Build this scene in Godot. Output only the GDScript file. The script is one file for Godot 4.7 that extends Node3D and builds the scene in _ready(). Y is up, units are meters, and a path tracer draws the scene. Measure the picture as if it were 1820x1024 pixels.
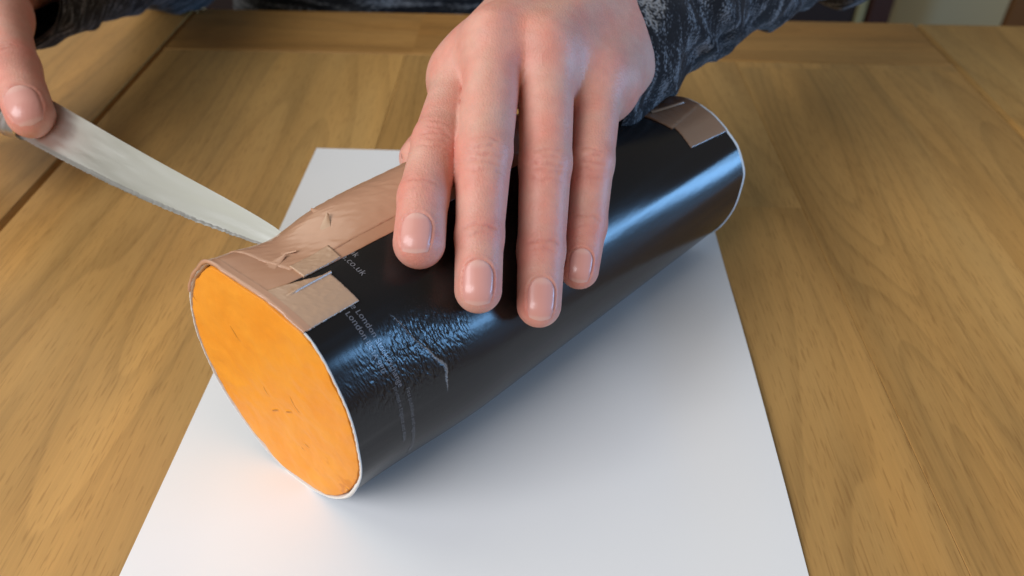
extends Node3D
# A close-up of a black card tube with an orange end, lying on a sheet of paper on an oak table;
# a person across the table holds it with one hand and a small knife in the other. Metres, y up, table top at y = 0.

# ---------------------------------------------------------------- tube frame
const TUBE_C := Vector3(-0.07197788, 0.04121, -0.16411169)   # centre of the near end (paper under it)
const TUBE_A := Vector3(0.68373922, 0.0, -0.72972644)        # along the axis, away from the orange end
const TUBE_B := Vector3(0.72972644, 0.0, 0.68373922)         # across the axis
const TUBE_L := 0.2016
const END_SKEW := 0.1081                                     # the near end is cut slightly askew
# outline of the squashed near end: degrees, millimetres
const END_ANG: Array[float] = [0, 7, 23, 39, 53, 60, 67.5, 75, 90, 98.4, 110, 120.7, 138, 159.5, 189.5, 227, 252, 270, 293, 325.5, 345, 360]
const END_RAD: Array[float] = [36.5, 36.8, 38.6, 41.1, 44.6, 45.7, 45.1, 44.6, 44.3, 45.0, 47.4, 45.2, 42.1, 38.6, 36.5, 37.2, 40.4, 41.2, 40.8, 37.6, 37.0, 36.5]

const FAR_ANG: Array[float] = [0, 12, 28, 39, 51, 62, 73, 84, 95, 106, 125, 150, 185, 360]
const FAR_DIP: Array[float] = [0.0, 0.9, -0.5, -2.8, -4.6, -6.4, -8.2, -10.3, -11.7, -11.8, -9.0, -4.0, 0.0, 0.0]

var taken := {}
var rng := RandomNumberGenerator.new()

# ---------------------------------------------------------------- naming
func numbered(called: String) -> String:
	if not taken.has(called):
		taken[called] = 0
		return called
	taken[called] += 1
	return "%s_%03d" % [called, taken[called]]

func thing(called: String, label: String, category: String, at := Vector3.ZERO) -> Node3D:
	var o := Node3D.new()
	o.name = numbered(called)
	add_child(o)
	o.position = at
	o.set_meta("label", label)
	o.set_meta("category", category)
	return o

func part(called: String, mesh: Mesh, m: Material, parent: Node, label := "") -> MeshInstance3D:
	var o := MeshInstance3D.new()
	o.mesh = mesh
	o.material_override = m
	o.name = called
	o.cast_shadow = GeometryInstance3D.SHADOW_CASTING_SETTING_ON
	var n := 0
	while parent.has_node(NodePath(o.name)):
		n += 1
		o.name = "%s_%03d" % [called, n]
	parent.add_child(o, true)
	if label:
		o.set_meta("label", label)
	return o

func structure(called: String, mesh: Mesh, m: Material, label: String) -> MeshInstance3D:
	var o := part(called, mesh, m, self, label)
	o.set_meta("kind", "structure")
	return o

# ---------------------------------------------------------------- mesh helpers
func smooth_mesh(v: PackedVector3Array, idx: PackedInt32Array, uv := PackedVector2Array(), col := PackedColorArray(), weld := {}) -> ArrayMesh:
	var nrm := PackedVector3Array()
	nrm.resize(v.size())
	for i in range(0, idx.size(), 3):
		var a := idx[i]
		var b := idx[i + 1]
		var c := idx[i + 2]
		var n := (v[c] - v[a]).cross(v[b] - v[a])
		nrm[a] += n
		nrm[b] += n
		nrm[c] += n
	for k in weld:
		var s: Vector3 = nrm[k] + nrm[weld[k]]
		nrm[k] = s
		nrm[weld[k]] = s
	for i in nrm.size():
		nrm[i] = nrm[i].normalized() if nrm[i].length_squared() > 1e-30 else Vector3.UP
	var arr := []
	arr.resize(Mesh.ARRAY_MAX)
	arr[Mesh.ARRAY_VERTEX] = v
	arr[Mesh.ARRAY_NORMAL] = nrm
	arr[Mesh.ARRAY_INDEX] = idx
	if uv.size():
		arr[Mesh.ARRAY_TEX_UV] = uv
	if col.size():
		arr[Mesh.ARRAY_COLOR] = col
	var m := ArrayMesh.new()
	m.add_surface_from_arrays(Mesh.PRIMITIVE_TRIANGLES, arr)
	return m

# a grid of nu x nv cells; f(u, v) gives points; closed_u joins the first and last column
func grid(nu: int, nv: int, f: Callable, flip := false, closed_u := false) -> ArrayMesh:
	var v := PackedVector3Array()
	var uv := PackedVector2Array()
	var idx := PackedInt32Array()
	var weld := {}
	for j in nv + 1:
		for i in nu + 1:
			var a := float(i) / nu
			var b := float(j) / nv
			v.append(f.call(a, b))
			uv.append(Vector2(a, b))
		if closed_u:
			weld[j * (nu + 1)] = j * (nu + 1) + nu
	for j in nv:
		for i in nu:
			var p := j * (nu + 1) + i
			var q := p + nu + 1
			if flip:
				idx.append_array([p, q, p + 1, p + 1, q, q + 1])
			else:
				idx.append_array([p, p + 1, q, p + 1, q + 1, q])
	return smooth_mesh(v, idx, uv, PackedColorArray(), weld)

# a box with chamfered edges, its uv in metres on the top face
func slab(lo: Vector3, hi: Vector3, ch: float, uv_scale := Vector2.ONE, uv_off := Vector2.ZERO, swap := false) -> ArrayMesh:
	var st := SurfaceTool.new()
	st.begin(Mesh.PRIMITIVE_TRIANGLES)
	st.set_smooth_group(-1)
	var c := (lo + hi) / 2.0
	var h := (hi - lo) / 2.0
	var tri := func(a: Vector3, b: Vector3, d: Vector3):
		var n := (d - a).cross(b - a)
		var l := [a, b, d] if n.dot((a + b + d) / 3.0) > 0.0 else [a, d, b]
		for q: Vector3 in l:
			var w := q + c
			var t := Vector2(w.x, w.z) + Vector2(0.0, q.y - h.y)
			if absf(n.x) > absf(n.y) * 3.0 and absf(n.x) > absf(n.z):
				t = Vector2(w.y, w.z)
			elif absf(n.z) > absf(n.y) * 3.0:
				t = Vector2(w.x, w.y)
			if swap:
				t = Vector2(t.y, t.x)
			st.set_uv(t * uv_scale + uv_off)
			st.add_vertex(w)
	var quad := func(a: Vector3, b: Vector3, d: Vector3, e: Vector3):
		tri.call(a, b, d)
		tri.call(a, d, e)
	for ax in 3:
		var bx := (ax + 1) % 3
		var cx := (ax + 2) % 3
		for s: float in [-1.0, 1.0]:
			var pts := []
			for k: Array in [[-1, -1], [1, -1], [1, 1], [-1, 1]]:
				var q := Vector3.ZERO
				q[ax] = s * h[ax]
				q[bx] = k[0] * (h[bx] - ch)
				q[cx] = k[1] * (h[cx] - ch)
				pts.append(q)
			quad.call(pts[0], pts[1], pts[2], pts[3])
		for s: float in [-1.0, 1.0]:
			for t: float in [-1.0, 1.0]:
				var e := []
				for k: Array in [[0, -1], [0, 1], [1, 1], [1, -1]]:
					var q := Vector3.ZERO
					q[ax] = k[1] * (h[ax] - ch)
					q[bx] = s * (h[bx] - (ch if k[0] else 0.0))
					q[cx] = t * (h[cx] - (0.0 if k[0] else ch))
					e.append(q)
				quad.call(e[0], e[1], e[2], e[3])
	for sx: float in [-1.0, 1.0]:
		for sy: float in [-1.0, 1.0]:
			for sz: float in [-1.0, 1.0]:
				var g := Vector3(sx, sy, sz)
				tri.call(g * (h - Vector3(0, ch, ch)), g * (h - Vector3(ch, 0, ch)), g * (h - Vector3(ch, ch, 0)))
	st.generate_normals()
	return st.commit()

func sm(a: float, b: float, x: float) -> float:
	return smoothstep(a, b, x)

func noise(freq: float, sd: int, octaves := 3) -> FastNoiseLite:
	var n := FastNoiseLite.new()
	n.noise_type = FastNoiseLite.TYPE_SIMPLEX_SMOOTH
	n.frequency = freq
	n.seed = sd
	n.fractal_type = FastNoiseLite.FRACTAL_FBM if octaves > 1 else FastNoiseLite.FRACTAL_NONE
	n.fractal_octaves = octaves
	return n

func tex(im: Image) -> ImageTexture:
	return ImageTexture.create_from_image(im)

func lin(r: float, g: float, b: float) -> Color:      # a real-world base colour
	return Color(r, g, b).linear_to_srgb()

func mat(c: Color, rough: float, spec := 0.5) -> StandardMaterial3D:
	var m := StandardMaterial3D.new()
	m.albedo_color = c
	m.roughness = rough
	m.metallic_specular = spec
	return m

# ---------------------------------------------------------------- the tube's surface
func end_radius(deg: float) -> float:
	var d := fposmod(deg, 360.0)
	var n := END_ANG.size() - 1
	for i in n:
		if d <= END_ANG[i + 1]:
			var t := (d - END_ANG[i]) / (END_ANG[i + 1] - END_ANG[i])
			var p0 := END_RAD[(i - 1 + n) % n]
			var p3 := END_RAD[(i + 2) % n] if i + 2 > n else END_RAD[i + 2]
			return cubic_interpolate(END_RAD[i], END_RAD[i + 1], p0, p3, t) * 0.001
	return 0.0365

func tube_r(deg: float, s: float) -> float:
	var d := fposmod(deg, 360.0)
	var g := exp(-pow((d - 112.0) / 26.0, 2.0))
	# the far end is squashed from above
	var far := sm(0.11, TUBE_L, s)
	var mid := 0.0409 + 0.0062 * g * (1.0 - far)
	if far > 0.0:
		for i in FAR_ANG.size() - 1:
			if d <= FAR_ANG[i + 1]:
				mid += 0.001 * far * lerpf(FAR_DIP[i], FAR_DIP[i + 1], sm(0.0, 1.0, (d - FAR_ANG[i]) / (FAR_ANG[i + 1] - FAR_ANG[i])) * 0.3 + 0.7 * (d - FAR_ANG[i]) / (FAR_ANG[i + 1] - FAR_ANG[i]))
				break
	var k := sm(0.0, 0.056, s)
	return lerpf(end_radius(d), mid, k) - 0.0031 * exp(-pow((s - 0.021) / 0.013, 2.0)) * exp(-pow((d - 112.0) / 25.0, 2.0))

func tube_p(deg: float, s: float, off := 0.0) -> Vector3:
	var r := tube_r(deg, s)
	var t := deg_to_rad(deg)
	var sh := END_SKEW * cos(t) * r * (1.0 - clampf(s / TUBE_L, 0.0, 1.0))
	r += off
	return TUBE_C + TUBE_A * (s + sh) + TUBE_B * (r * cos(t)) + Vector3(0, r * sin(t), 0)

# ---------------------------------------------------------------- signed-distance flesh, meshed as surface nets
var f_val: PackedFloat32Array
var f_lo: Vector3
var f_h: float
var f_n: Vector3i
var f_from: Vector3i
var f_to: Vector3i

func field_begin(lo: Vector3, hi: Vector3, h: float) -> void:
	f_lo = lo
	f_h = h
	f_n = Vector3i(((hi - lo) / h).ceil()) + Vector3i.ONE
	f_val = PackedFloat32Array()
	f_val.resize(f_n.x * f_n.y * f_n.z)
	f_val.fill(0.05)

# bones: [from, radius, to, radius]; joined within the group by k, to what is already there by kj (0: a plain union)
func field_group(bones: Array, k: float, kj: float) -> void:
	var g := PackedFloat32Array()
	g.resize(f_val.size())
	g.fill(0.05)
	var nx := f_n.x
	var nxy := f_n.x * f_n.y
	var glo := f_n
	var ghi := Vector3i.ZERO
	for bone: Array in bones:
		var a: Vector3 = bone[0]
		var ra: float = bone[1]
		var b: Vector3 = bone[2]
		var rb: float = bone[3]
		var m := maxf(ra, rb) + maxf(maxf(k, kj), 3.0 * f_h) + f_h
		var lo := Vector3i(((Vector3(minf(a.x, b.x), minf(a.y, b.y), minf(a.z, b.z)) - Vector3.ONE * m - f_lo) / f_h).floor()).clamp(Vector3i.ZERO, f_n - Vector3i.ONE)
		var hi := Vector3i(((Vector3(maxf(a.x, b.x), maxf(a.y, b.y), maxf(a.z, b.z)) + Vector3.ONE * m - f_lo) / f_h).ceil()).clamp(Vector3i.ZERO, f_n - Vector3i.ONE)
		glo = glo.min(lo)
		ghi = ghi.max(hi)
		var ba := b - a
		var inv := 1.0 / maxf(ba.length_squared(), 1e-12)
		var dr := rb - ra
		var ik := 0.25 / k
		for z in range(lo.z, hi.z + 1):
			for y in range(lo.y, hi.y + 1):
				var at := z * nxy + y * nx + lo.x
				var p := f_lo + Vector3(lo.x, y, z) * f_h - a
				for x in range(lo.x, hi.x + 1):
					var t := clampf(p.dot(ba) * inv, 0.0, 1.0)
					var d := (p - ba * t).length() - ra - dr * t
					var o := g[at]
					var e := k - absf(o - d)
					g[at] = minf(o, d) - (e * e * ik if e > 0.0 else 0.0)
					at += 1
					p.x += f_h
	f_from = glo
	f_to = ghi
	for z in range(glo.z, ghi.z + 1):
		for y in range(glo.y, ghi.y + 1):
			var at := z * nxy + y * nx + glo.x
			for x in range(glo.x, ghi.x + 1):
				var d := g[at]
				var o := f_val[at]
				var e := kj - absf(o - d)
				f_val[at] = minf(o, d) - (e * e * 0.25 / kj if e > 0.0 else 0.0)
				at += 1

# several chains joined to the palm, each softly, but only creased against each other
func field_fingers(chains: Array, k: float, kj: float, kc: float) -> void:
	var palm := f_val.duplicate()
	var whole := f_val.duplicate()
	for c: Array in chains:
		f_val = palm.duplicate()
		field_group(c, k, kj)
		for z in range(f_from.z, f_to.z + 1):
			for y in range(f_from.y, f_to.y + 1):
				var row := z * f_n.x * f_n.y + y * f_n.x
				for i in range(row + f_from.x, row + f_to.x + 1):
					var d := f_val[i]
					var o := whole[i]
					if d >= 0.045 or d == palm[i]:            # where it still equals the palm nothing changes
						continue
					var kk := minf(lerpf(0.0022, kc, smoothstep(0.0, 0.006, palm[i])), minf(palm[i] - o, palm[i] - d)) + 1e-7
					var e := kk - absf(o - d)
					whole[i] = minf(o, d) - (e * e * 0.25 / kk if e > 0.0 else 0.0)
	f_val = whole

func field_at(p: Vector3) -> float:
	var q := (p - f_lo) / f_h
	var i := Vector3i(q.floor()).clamp(Vector3i.ZERO, f_n - Vector3i(2, 2, 2))
	var t := q - Vector3(i)
	var nx := f_n.x
	var nxy := f_n.x * f_n.y
	var o := i.z * nxy + i.y * nx + i.x
	var a := lerpf(lerpf(f_val[o], f_val[o + 1], t.x), lerpf(f_val[o + nx], f_val[o + nx + 1], t.x), t.y)
	o += nxy
	var b := lerpf(lerpf(f_val[o], f_val[o + 1], t.x), lerpf(f_val[o + nx], f_val[o + nx + 1], t.x), t.y)
	return lerpf(a, b, t.z)

func field_grad(p: Vector3) -> Vector3:
	var e := f_h * 0.8
	return Vector3(field_at(p + Vector3(e, 0, 0)) - field_at(p - Vector3(e, 0, 0)), field_at(p + Vector3(0, e, 0)) - field_at(p - Vector3(0, e, 0)), field_at(p + Vector3(0, 0, e)) - field_at(p - Vector3(0, 0, e))) / (2.0 * e)

# [vertices, triangle indices]
func field_nets() -> Array:
	var v := PackedVector3Array()
	var idx := PackedInt32Array()
	var nx := f_n.x
	var nxy := f_n.x * f_n.y
	var cell := PackedInt32Array()
	cell.resize(f_val.size())
	cell.fill(-1)
	var off := [0, 1, nx, nx + 1, nxy, nxy + 1, nxy + nx, nxy + nx + 1]
	var ed := [[0, 1], [2, 3], [4, 5], [6, 7], [0, 2], [1, 3], [4, 6], [5, 7], [0, 4], [1, 5], [2, 6], [3, 7]]
	for z in f_n.z - 1:
		for y in f_n.y - 1:
			var o := z * nxy + y * nx
			for x in f_n.x - 1:
				var c := o + x
				if absf(f_val[c]) > 2.5 * f_h:
					continue
				var inside := 0
				for k in 8:
					if f_val[c + off[k]] < 0.0:
						inside += 1
				if inside == 0 or inside == 8:
					continue
				var sum := Vector3.ZERO
				var n := 0
				for e: Array in ed:
					var da := f_val[c + off[e[0]]]
					var db := f_val[c + off[e[1]]]
					if (da < 0.0) != (db < 0.0):
						var t := da / (da - db)
						var pa := Vector3(e[0] & 1, (e[0] >> 1) & 1, e[0] >> 2)
						var pb := Vector3(e[1] & 1, (e[1] >> 1) & 1, e[1] >> 2)
						sum += pa.lerp(pb, t)
						n += 1
				cell[c] = v.size()
				v.append(f_lo + (Vector3(x, y, z) + sum / n) * f_h)
	for z in range(1, f_n.z - 1):
		for y in range(1, f_n.y - 1):
			for x in range(1, f_n.x - 1):
				var c := z * nxy + y * nx + x
				if cell[c] < 0:
					continue
				var s := f_val[c] < 0.0
				for ax in 3:
					var step: int = [1, nx, nxy][ax]
					if (f_val[c + step] < 0.0) == s:
						continue
					var u: int = [nx, nxy, 1][ax]
					var w: int = [nxy, 1, nx][ax]
					var a := cell[c]
					var b := cell[c - u]
					var d := cell[c - u - w]
					var e := cell[c - w]
					if a < 0 or b < 0 or d < 0 or e < 0:
						continue
					if s:
						idx.append_array([a, d, b, a, e, d])
					else:
						idx.append_array([a, b, d, a, d, e])
	return [v, idx]

# each triangle into four, new points laid on the field
func refine(v: PackedVector3Array, idx: PackedInt32Array) -> Array:
	var out := PackedInt32Array()
	var mid := {}
	for i in range(0, idx.size(), 3):
		var k := [idx[i], idx[i + 1], idx[i + 2]]
		var m := [0, 0, 0]
		for j in 3:
			var a: int = k[j]
			var b: int = k[(j + 1) % 3]
			var key := mini(a, b) * 4194304 + maxi(a, b)
			if not mid.has(key):
				mid[key] = v.size()
				v.append((v[a] + v[b]) * 0.5)
			m[j] = mid[key]
		out.append_array([k[0], m[0], m[2], m[0], k[1], m[1], m[2], m[1], k[2], m[0], m[1], m[2]])
	for i in v.size():
		var p := v[i]
		var g := field_grad(p)
		v[i] = p - g * (field_at(p) / maxf(g.length_squared(), 0.2))
	return [v, out]

# ---------------------------------------------------------------- hands
# one joint or nail frame: origin, along the finger, across, out of its back
func frame(at: Vector3, along: Vector3, back: Vector3) -> Transform3D:
	var x := along.normalized()
	var z := (back - x * back.dot(x)).normalized()
	return Transform3D(Basis(x, z.cross(x), z), at)

# creases over a knuckle, and the bed and fold of a nail, carved into the skin
func detail(v: PackedVector3Array, idx: PackedInt32Array, knuckles: Array, nails: Array, tint: Color, seed_: int) -> ArrayMesh:
	var nrm := PackedVector3Array()
	nrm.resize(v.size())
	var col := PackedColorArray()
	col.resize(v.size())
	var blot := noise(55.0, seed_, 3)
	var fine := noise(260.0, seed_ + 1, 2)
	for i in v.size():
		nrm[i] = field_grad(v[i]).normalized()
		var p := v[i]
		var b := blot.get_noise_3dv(p)
		var c := tint
		c = Color(c.r * (1.0 + 0.04 * b), c.g * (1.0 - 0.22 * b), c.b * (1.0 - 0.24 * b))
		var f := 1.0 + 0.06 * fine.get_noise_3dv(p)
		col[i] = Color(c.r * f, c.g * f, c.b * f)
	for kn: Dictionary in knuckles:
		var fr: Transform3D = kn.frame
		var inv := fr.affine_inverse()
		var r: float = kn.r
		for i in v.size():
			var w := v[i] - fr.origin
			if w.length_squared() > 9.0 * r * r or (w - fr.basis.x * w.dot(fr.basis.x)).length() > 1.35 * r:
				continue
			var q := inv.basis * w
			var back := sm(0.1, 0.6, q.z / r)
			if q.length() < 2.2 * r:
				var red: float = kn.red * exp(-pow(q.x / (0.9 * r), 2.0)) * sm(-0.3, 0.7, q.z / r)
				var c := col[i]
				col[i] = Color(c.r * (1.0 - 0.04 * red), c.g * (1.0 - 0.30 * red), c.b * (1.0 - 0.30 * red))
			if back <= 0.0:
				continue
			var d := 0.0
			for l: Array in kn.lines:            # [place, bow, reach, depth]
				var uneven := blot.get_noise_3d(q.y * 5.0 + l[0] * 4000.0, fr.origin.x * 90.0, l[0] * 2000.0)
				var y := q.y / r
				var wob := 0.0011 * blot.get_noise_3d(q.y * 2.2, l[0] * 3000.0, fr.origin.x * 60.0 + 9.0)
				var x: float = q.x - l[0] - l[1] * y * y * r + wob
				d += l[3] * clampf(0.85 + 0.9 * uneven, 0.25, 1.2) * exp(-pow(x / 0.00052, 2.0)) * (1.0 - sm(l[2] * 0.55, l[2], absf(y)))
			v[i] += nrm[i] * (-d * back + kn.bump * exp(-(q.x * q.x) / (r * r * 0.5)) * back)
			var c2 := col[i]
			var dk := 1.0 - minf(d * back / 0.0009, 0.5) * 0.36
			col[i] = Color(c2.r * (0.5 + 0.5 * dk), c2.g * dk, c2.b * dk)
	for na: Dictionary in nails:
		var fr: Transform3D = na.frame
		var inv := fr.affine_inverse()
		for i in v.size():
			var w := v[i] - fr.origin
			if w.length_squared() > 0.0005:
				continue
			var q := inv.basis * w
			if q.z < 0.0 or q.x < na.from - 0.005 or q.x > na.to + 0.006 or q.y * q.y + q.z * q.z > na.r * na.r * 1.7:
				continue
			var u: float = atan2(q.y, q.z) / na.wide
			var t: float = (q.x - na.from) / (na.to - na.from)
			# signed distance to the nail's outline, about in nail widths
			var e := nail_edge(u, t)
			var bed := sm(0.06, -0.10, e) * (1.0 - sm(0.86, 1.0, t))
			var fold: float = exp(-pow((e - 0.13) / 0.13, 2.0)) * (1.0 - sm(0.75, 0.95, t))
			v[i] += nrm[i] * (-0.00050 * bed + 0.00016 * fold)
			var red := 0.32 * exp(-pow((e - 0.12) / 0.25, 2.0))
			var c := col[i]
			col[i] = Color(c.r, c.g * (1.0 - 0.22 * red), c.b * (1.0 - 0.22 * red))
	return smooth_mesh(v, idx, PackedVector2Array(), col)

func nail_edge(u: float, t: float) -> float:
	# a nail with a round root and a gently curved free edge
	var root := 0.38
	if t < root:
		return sqrt(u * u + pow((t - root) / root, 2.0)) - 1.0
	return maxf(absf(u) - 1.0, (t - 1.0) * 1.6)

func nail_mesh(na: Dictionary) -> ArrayMesh:
	var nu := 22
	var nv := 26
	var fr: Transform3D = na.frame
	var v := PackedVector3Array()
	var uv := PackedVector2Array()
	var col := PackedColorArray()
	var idx := PackedInt32Array()
	for j in nv + 1:
		var t := float(j) / nv
		var tt := t * t * (3.0 - 2.0 * t) * 0.35 + t * 0.65
		var half := 1.0
		if tt < 0.38:
			half = sqrt(maxf(0.0, 1.0 - pow((tt - 0.38) / 0.38, 2.0)))
		half = maxf(half, 0.05)
		for i in nu + 1:
			var u := (2.0 * i / nu - 1.0)
			var uw := u * half
			var tip := (1.0 - uw * uw) * 0.07 - 0.05          # the free edge is slightly bowed
			var x: float = lerpf(na.from, na.to, tt + tip * sm(0.6, 1.0, tt))
			var ang: float = uw * na.wide
			var dir := fr.basis.z * cos(ang) + fr.basis.y * sin(ang)
			var o: Vector3 = fr.origin + fr.basis.x * x + dir * (na.r * 1.28)
			for step in 40:
				var d := field_at(o)
				if d < 0.00005:
					break
				o -= dir * maxf(d * 0.8, 0.00004)
			var edge := minf(-nail_edge(uw * 0.999, tt), 0.4)
			var lift := lerpf(-0.00042, 0.00018, sm(0.0, 0.16, edge))
			if tt > 0.8:
				lift = maxf(lift, lerpf(-0.0003, 0.00022, sm(0.8, 1.0, tt)) * (1.0 if absf(u) < 0.9 else 0.3))
			v.append(o + dir * lift)
			uv.append(Vector2(float(i) / nu, t))
			var pale := 0.45 * sm(0.93, 0.98, tt + 0.03 * (1.0 - uw * uw))
			var moon := (1.0 - sm(0.12, 0.26, tt + 0.10 * uw * uw)) * 0.7
			var base := Color(0.66, 0.315, 0.270).lerp(Color(0.70, 0.42, 0.36), moon).lerp(Color(0.68, 0.47, 0.39), pale)
			col.append(base)
	for j in nv:
		for i in nu:
			var p := j * (nu + 1) + i
			var q := p + nu + 1
			idx.append_array([p, q, p + 1, p + 1, q, q + 1])
	# thickness at the free edge
	var n0 := v.size()
	for i in nu + 1:
		var e := v[nv * (nu + 1) + i]
		v.append(e)
		v.append(e - fr.basis.z * 0.00035 - fr.basis.x * 0.0002)
		for k in 2:
			uv.append(Vector2(float(i) / nu, 1.0))
			col.append(Color(0.69, 0.40, 0.33))
	for i in nu:
		var p := n0 + 2 * i
		idx.append_array([p, p + 1, p + 2, p + 2, p + 1, p + 3])
	# wind towards the back of the finger
	var a := v[idx[300]]
	var n := (v[idx[302]] - a).cross(v[idx[301]] - a)
	if n.dot(fr.basis.z) < 0.0:
		for i in range(0, idx.size(), 3):
			var s := idx[i + 1]
			idx[i + 1] = idx[i + 2]
			idx[i + 2] = s
	return smooth_mesh(v, idx, uv, col)

const SKIN := Color(0.660, 0.325, 0.252)      # linear

func finger_bones(j: Array, r: Array) -> Array:
	var out := []
	for i in j.size() - 1:
		out.append([j[i], r[i], j[i + 1], r[i + 1]])
	return out

func knuckle_set(j: Array, r: Array, back: Vector3, big: float, slide: float) -> Array:
	# j: MCP, PIP, DIP, tip
	var out := []
	var a: Vector3 = (j[2] - j[1]).normalized() + (j[1] - j[0]).normalized()
	out.append({"frame": frame(j[1] + (j[2] - j[1]).normalized() * slide, a, back), "r": r[1], "red": 0.32, "bump": 0.00012, "lines": [[-0.0042, 0.10, 0.62, 0.00028 * big], [-0.0018, 0.16, 0.5, 0.00030 * big], [0.0004, -0.05, 0.72, 0.00040 * big], [0.0026, -0.12, 0.66, 0.00030 * big], [0.0052, -0.16, 0.85, 0.00024 * big]]})
	var b: Vector3 = (j[3] - j[2]).normalized() + (j[2] - j[1]).normalized()
	out.append({"frame": frame(j[2], b, back), "r": r[2], "red": 0.5, "bump": 0.0001, "lines": [[-0.0016, 0.26, 0.8, 0.00036 * big], [0.0010, 0.2, 0.6, 0.00020 * big]]})
	out.append({"frame": frame(j[3], b, back), "r": r[3], "red": 0.45, "bump": 0.0, "lines": []})
	return out

func nail_of(j: Array, r: Array, back: Vector3, from: float, to: float, wide: float, n := 3) -> Dictionary:
	return {"frame": frame(j[n], j[n] - j[n - 1], back), "from": from, "to": to, "wide": wide, "r": r[n]}

# ---------------------------------------------------------------- swept cloth
func sleeve_mesh(path: Array, rad: Array, folds: FastNoiseLite, depth: float, cuff: bool, dent: Callable) -> ArrayMesh:
	var nu := 150
	var nv := 240
	var curve := Curve3D.new()
	for i in path.size():
		var p: Vector3 = path[i]
		var t: Vector3 = (path[mini(i + 1, path.size() - 1)] - path[maxi(i - 1, 0)]) / 6.0
		curve.add_point(p, -t, t)
	var total := curve.get_baked_length()
	var f := func(a: float, b: float) -> Vector3:
		var extra := 6
		var row := b * nv
		var s := 0.0
		var inner := 0.0
		if cuff and row < extra:                      # the hem turns inwards
			inner = 1.0 - row / extra
			s = 0.0
		else:
			s = (row - extra) / (nv - extra) * total if cuff else b * total
		var p := curve.sample_baked(s, true)
		var q := curve.sample_baked(minf(s + 0.004, total), true)
		var p0 := curve.sample_baked(maxf(s - 0.004, 0.0), true)
		var t := (q - p0).normalized()
		var up := (Vector3.UP - t * Vector3.UP.dot(t)).normalized()
		var side := t.cross(up)
		var ang := a * TAU
		var k := s / total * (rad.size() - 1)
		var ki := mini(int(k), rad.size() - 2)
		var r: float = lerpf(rad[ki], rad[ki + 1], sm(0.0, 1.0, k - ki))
		var dir := up * cos(ang) + side * sin(ang)
		var w := dir * 0.035 + t * s
		var n1 := folds.get_noise_3d(dir.x * 0.5, dir.y * 0.5, s * 22.0 + 0.8 * sin(ang + 0.6))
		var n2 := folds.get_noise_3d(w.x * 30.0 + 7.0, w.y * 30.0, w.z * 30.0)
		var ease := sm(0.0, 0.012, s)
		r += depth * (1.0 - absf(n1) * 2.2) * ease * 0.8 + depth * 0.5 * n2 * (0.3 + 0.7 * ease)
		r += dent.call(ang, s)
		if cuff:
			r += 0.0012 * exp(-pow((s - 0.0035) / 0.0035, 2.0))
		if inner > 0.0:
			r -= 0.0035 * inner
			p += t * (0.004 * inner * inner - 0.0012 * sin(inner * PI))
		return p + dir * r
	return grid(nu, nv, f, false, true)

# ---------------------------------------------------------------- textures
func wood_image(sd: int, w: int, h: int, size: Vector2, rings: float) -> Image:
	var im := Image.create(w, h, false, Image.FORMAT_RGB8)
	var n_ring := noise(1.0, sd, 2)
	var n_tone := noise(1.0, sd + 1, 3)
	var n_pore := noise(1.0, sd + 2, 1)
	var n_fine := noise(1.0, sd + 3, 2)
	for y in h:
		var z := size.y * y / h
		for x in w:
			var u := size.x * x / w
			var g := n_ring.get_noise_2d(u * 11.0, z * 1.25) * rings + u * 26.0
			var ph := g - floorf(g)
			var late := sm(0.55, 0.93, ph) * (1.0 - sm(0.95, 1.0, ph))
			var tone := n_tone.get_noise_2d(u * 28.0, z * 2.2)
			var broad := n_tone.get_noise_2d(u * 9.0 + 40.0, z * 3.0)
			var fine := n_fine.get_noise_2d(u * 900.0, z * 16.0)
			var pore := n_pore.get_noise_2d(u * 1150.0 + z * 6.0, z * 62.0)
			var open := n_tone.get_noise_2d(u * 34.0 + 9.0, z * 5.0 + 3.0)
			var dash := sm(0.46 - 0.24 * open - 0.14 * late, 0.72 - 0.1 * open, pore)
			var l := 1.0 + 0.20 * tone + 0.24 * broad + 0.09 * fine - 0.13 * late
			var warm := 0.5 + 0.5 * n_tone.get_noise_2d(u * 16.0 + 80.0, z * 2.6)
			var c := Color(0.490, 0.302, 0.110).lerp(Color(0.515, 0.272, 0.078), warm) * l
			c = c.lerp(Color(0.20, 0.088, 0.022), dash * 0.34)
			im.set_pixel(x, y, Color(clampf(c.r, 0, 1), clampf(c.g, 0, 1), clampf(c.b, 0, 1)).linear_to_srgb())
	im.generate_mipmaps()
	return im

func cloth_image(sd: int, light: float) -> Image:
	var n := 420
	var tall := 1500
	var im := Image.create(n, tall, false, Image.FORMAT_RGB8)
	var a := noise(1.0, sd, 3)
	var b := noise(1.0, sd + 1, 2)
	var c := noise(1.0, sd + 2, 2)
	for y in tall:
		for x in n:
			var u := float(x) / n
			var v := float(y) / tall
			var streak := a.get_noise_2d(u * 10.0 + 0.9 * sin(v * 19.0), v * 95.0)
			var blot := b.get_noise_2d(u * 16.0, v * 130.0)
			var fuzz := c.get_noise_2d(u * 190.0, v * 640.0)
			var k := sm(-0.02, 0.50, streak * 0.62 + blot * 0.40 + fuzz * 0.62)
			var col := Color(0.010, 0.011, 0.014).lerp(Color(0.165, 0.175, 0.188), k) * (1.0 + 0.5 * fuzz) * light
			im.set_pixel(x, y, Color(maxf(col.r, 0.004), maxf(col.g, 0.004), maxf(col.b, 0.005)).linear_to_srgb())
	return im

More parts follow.
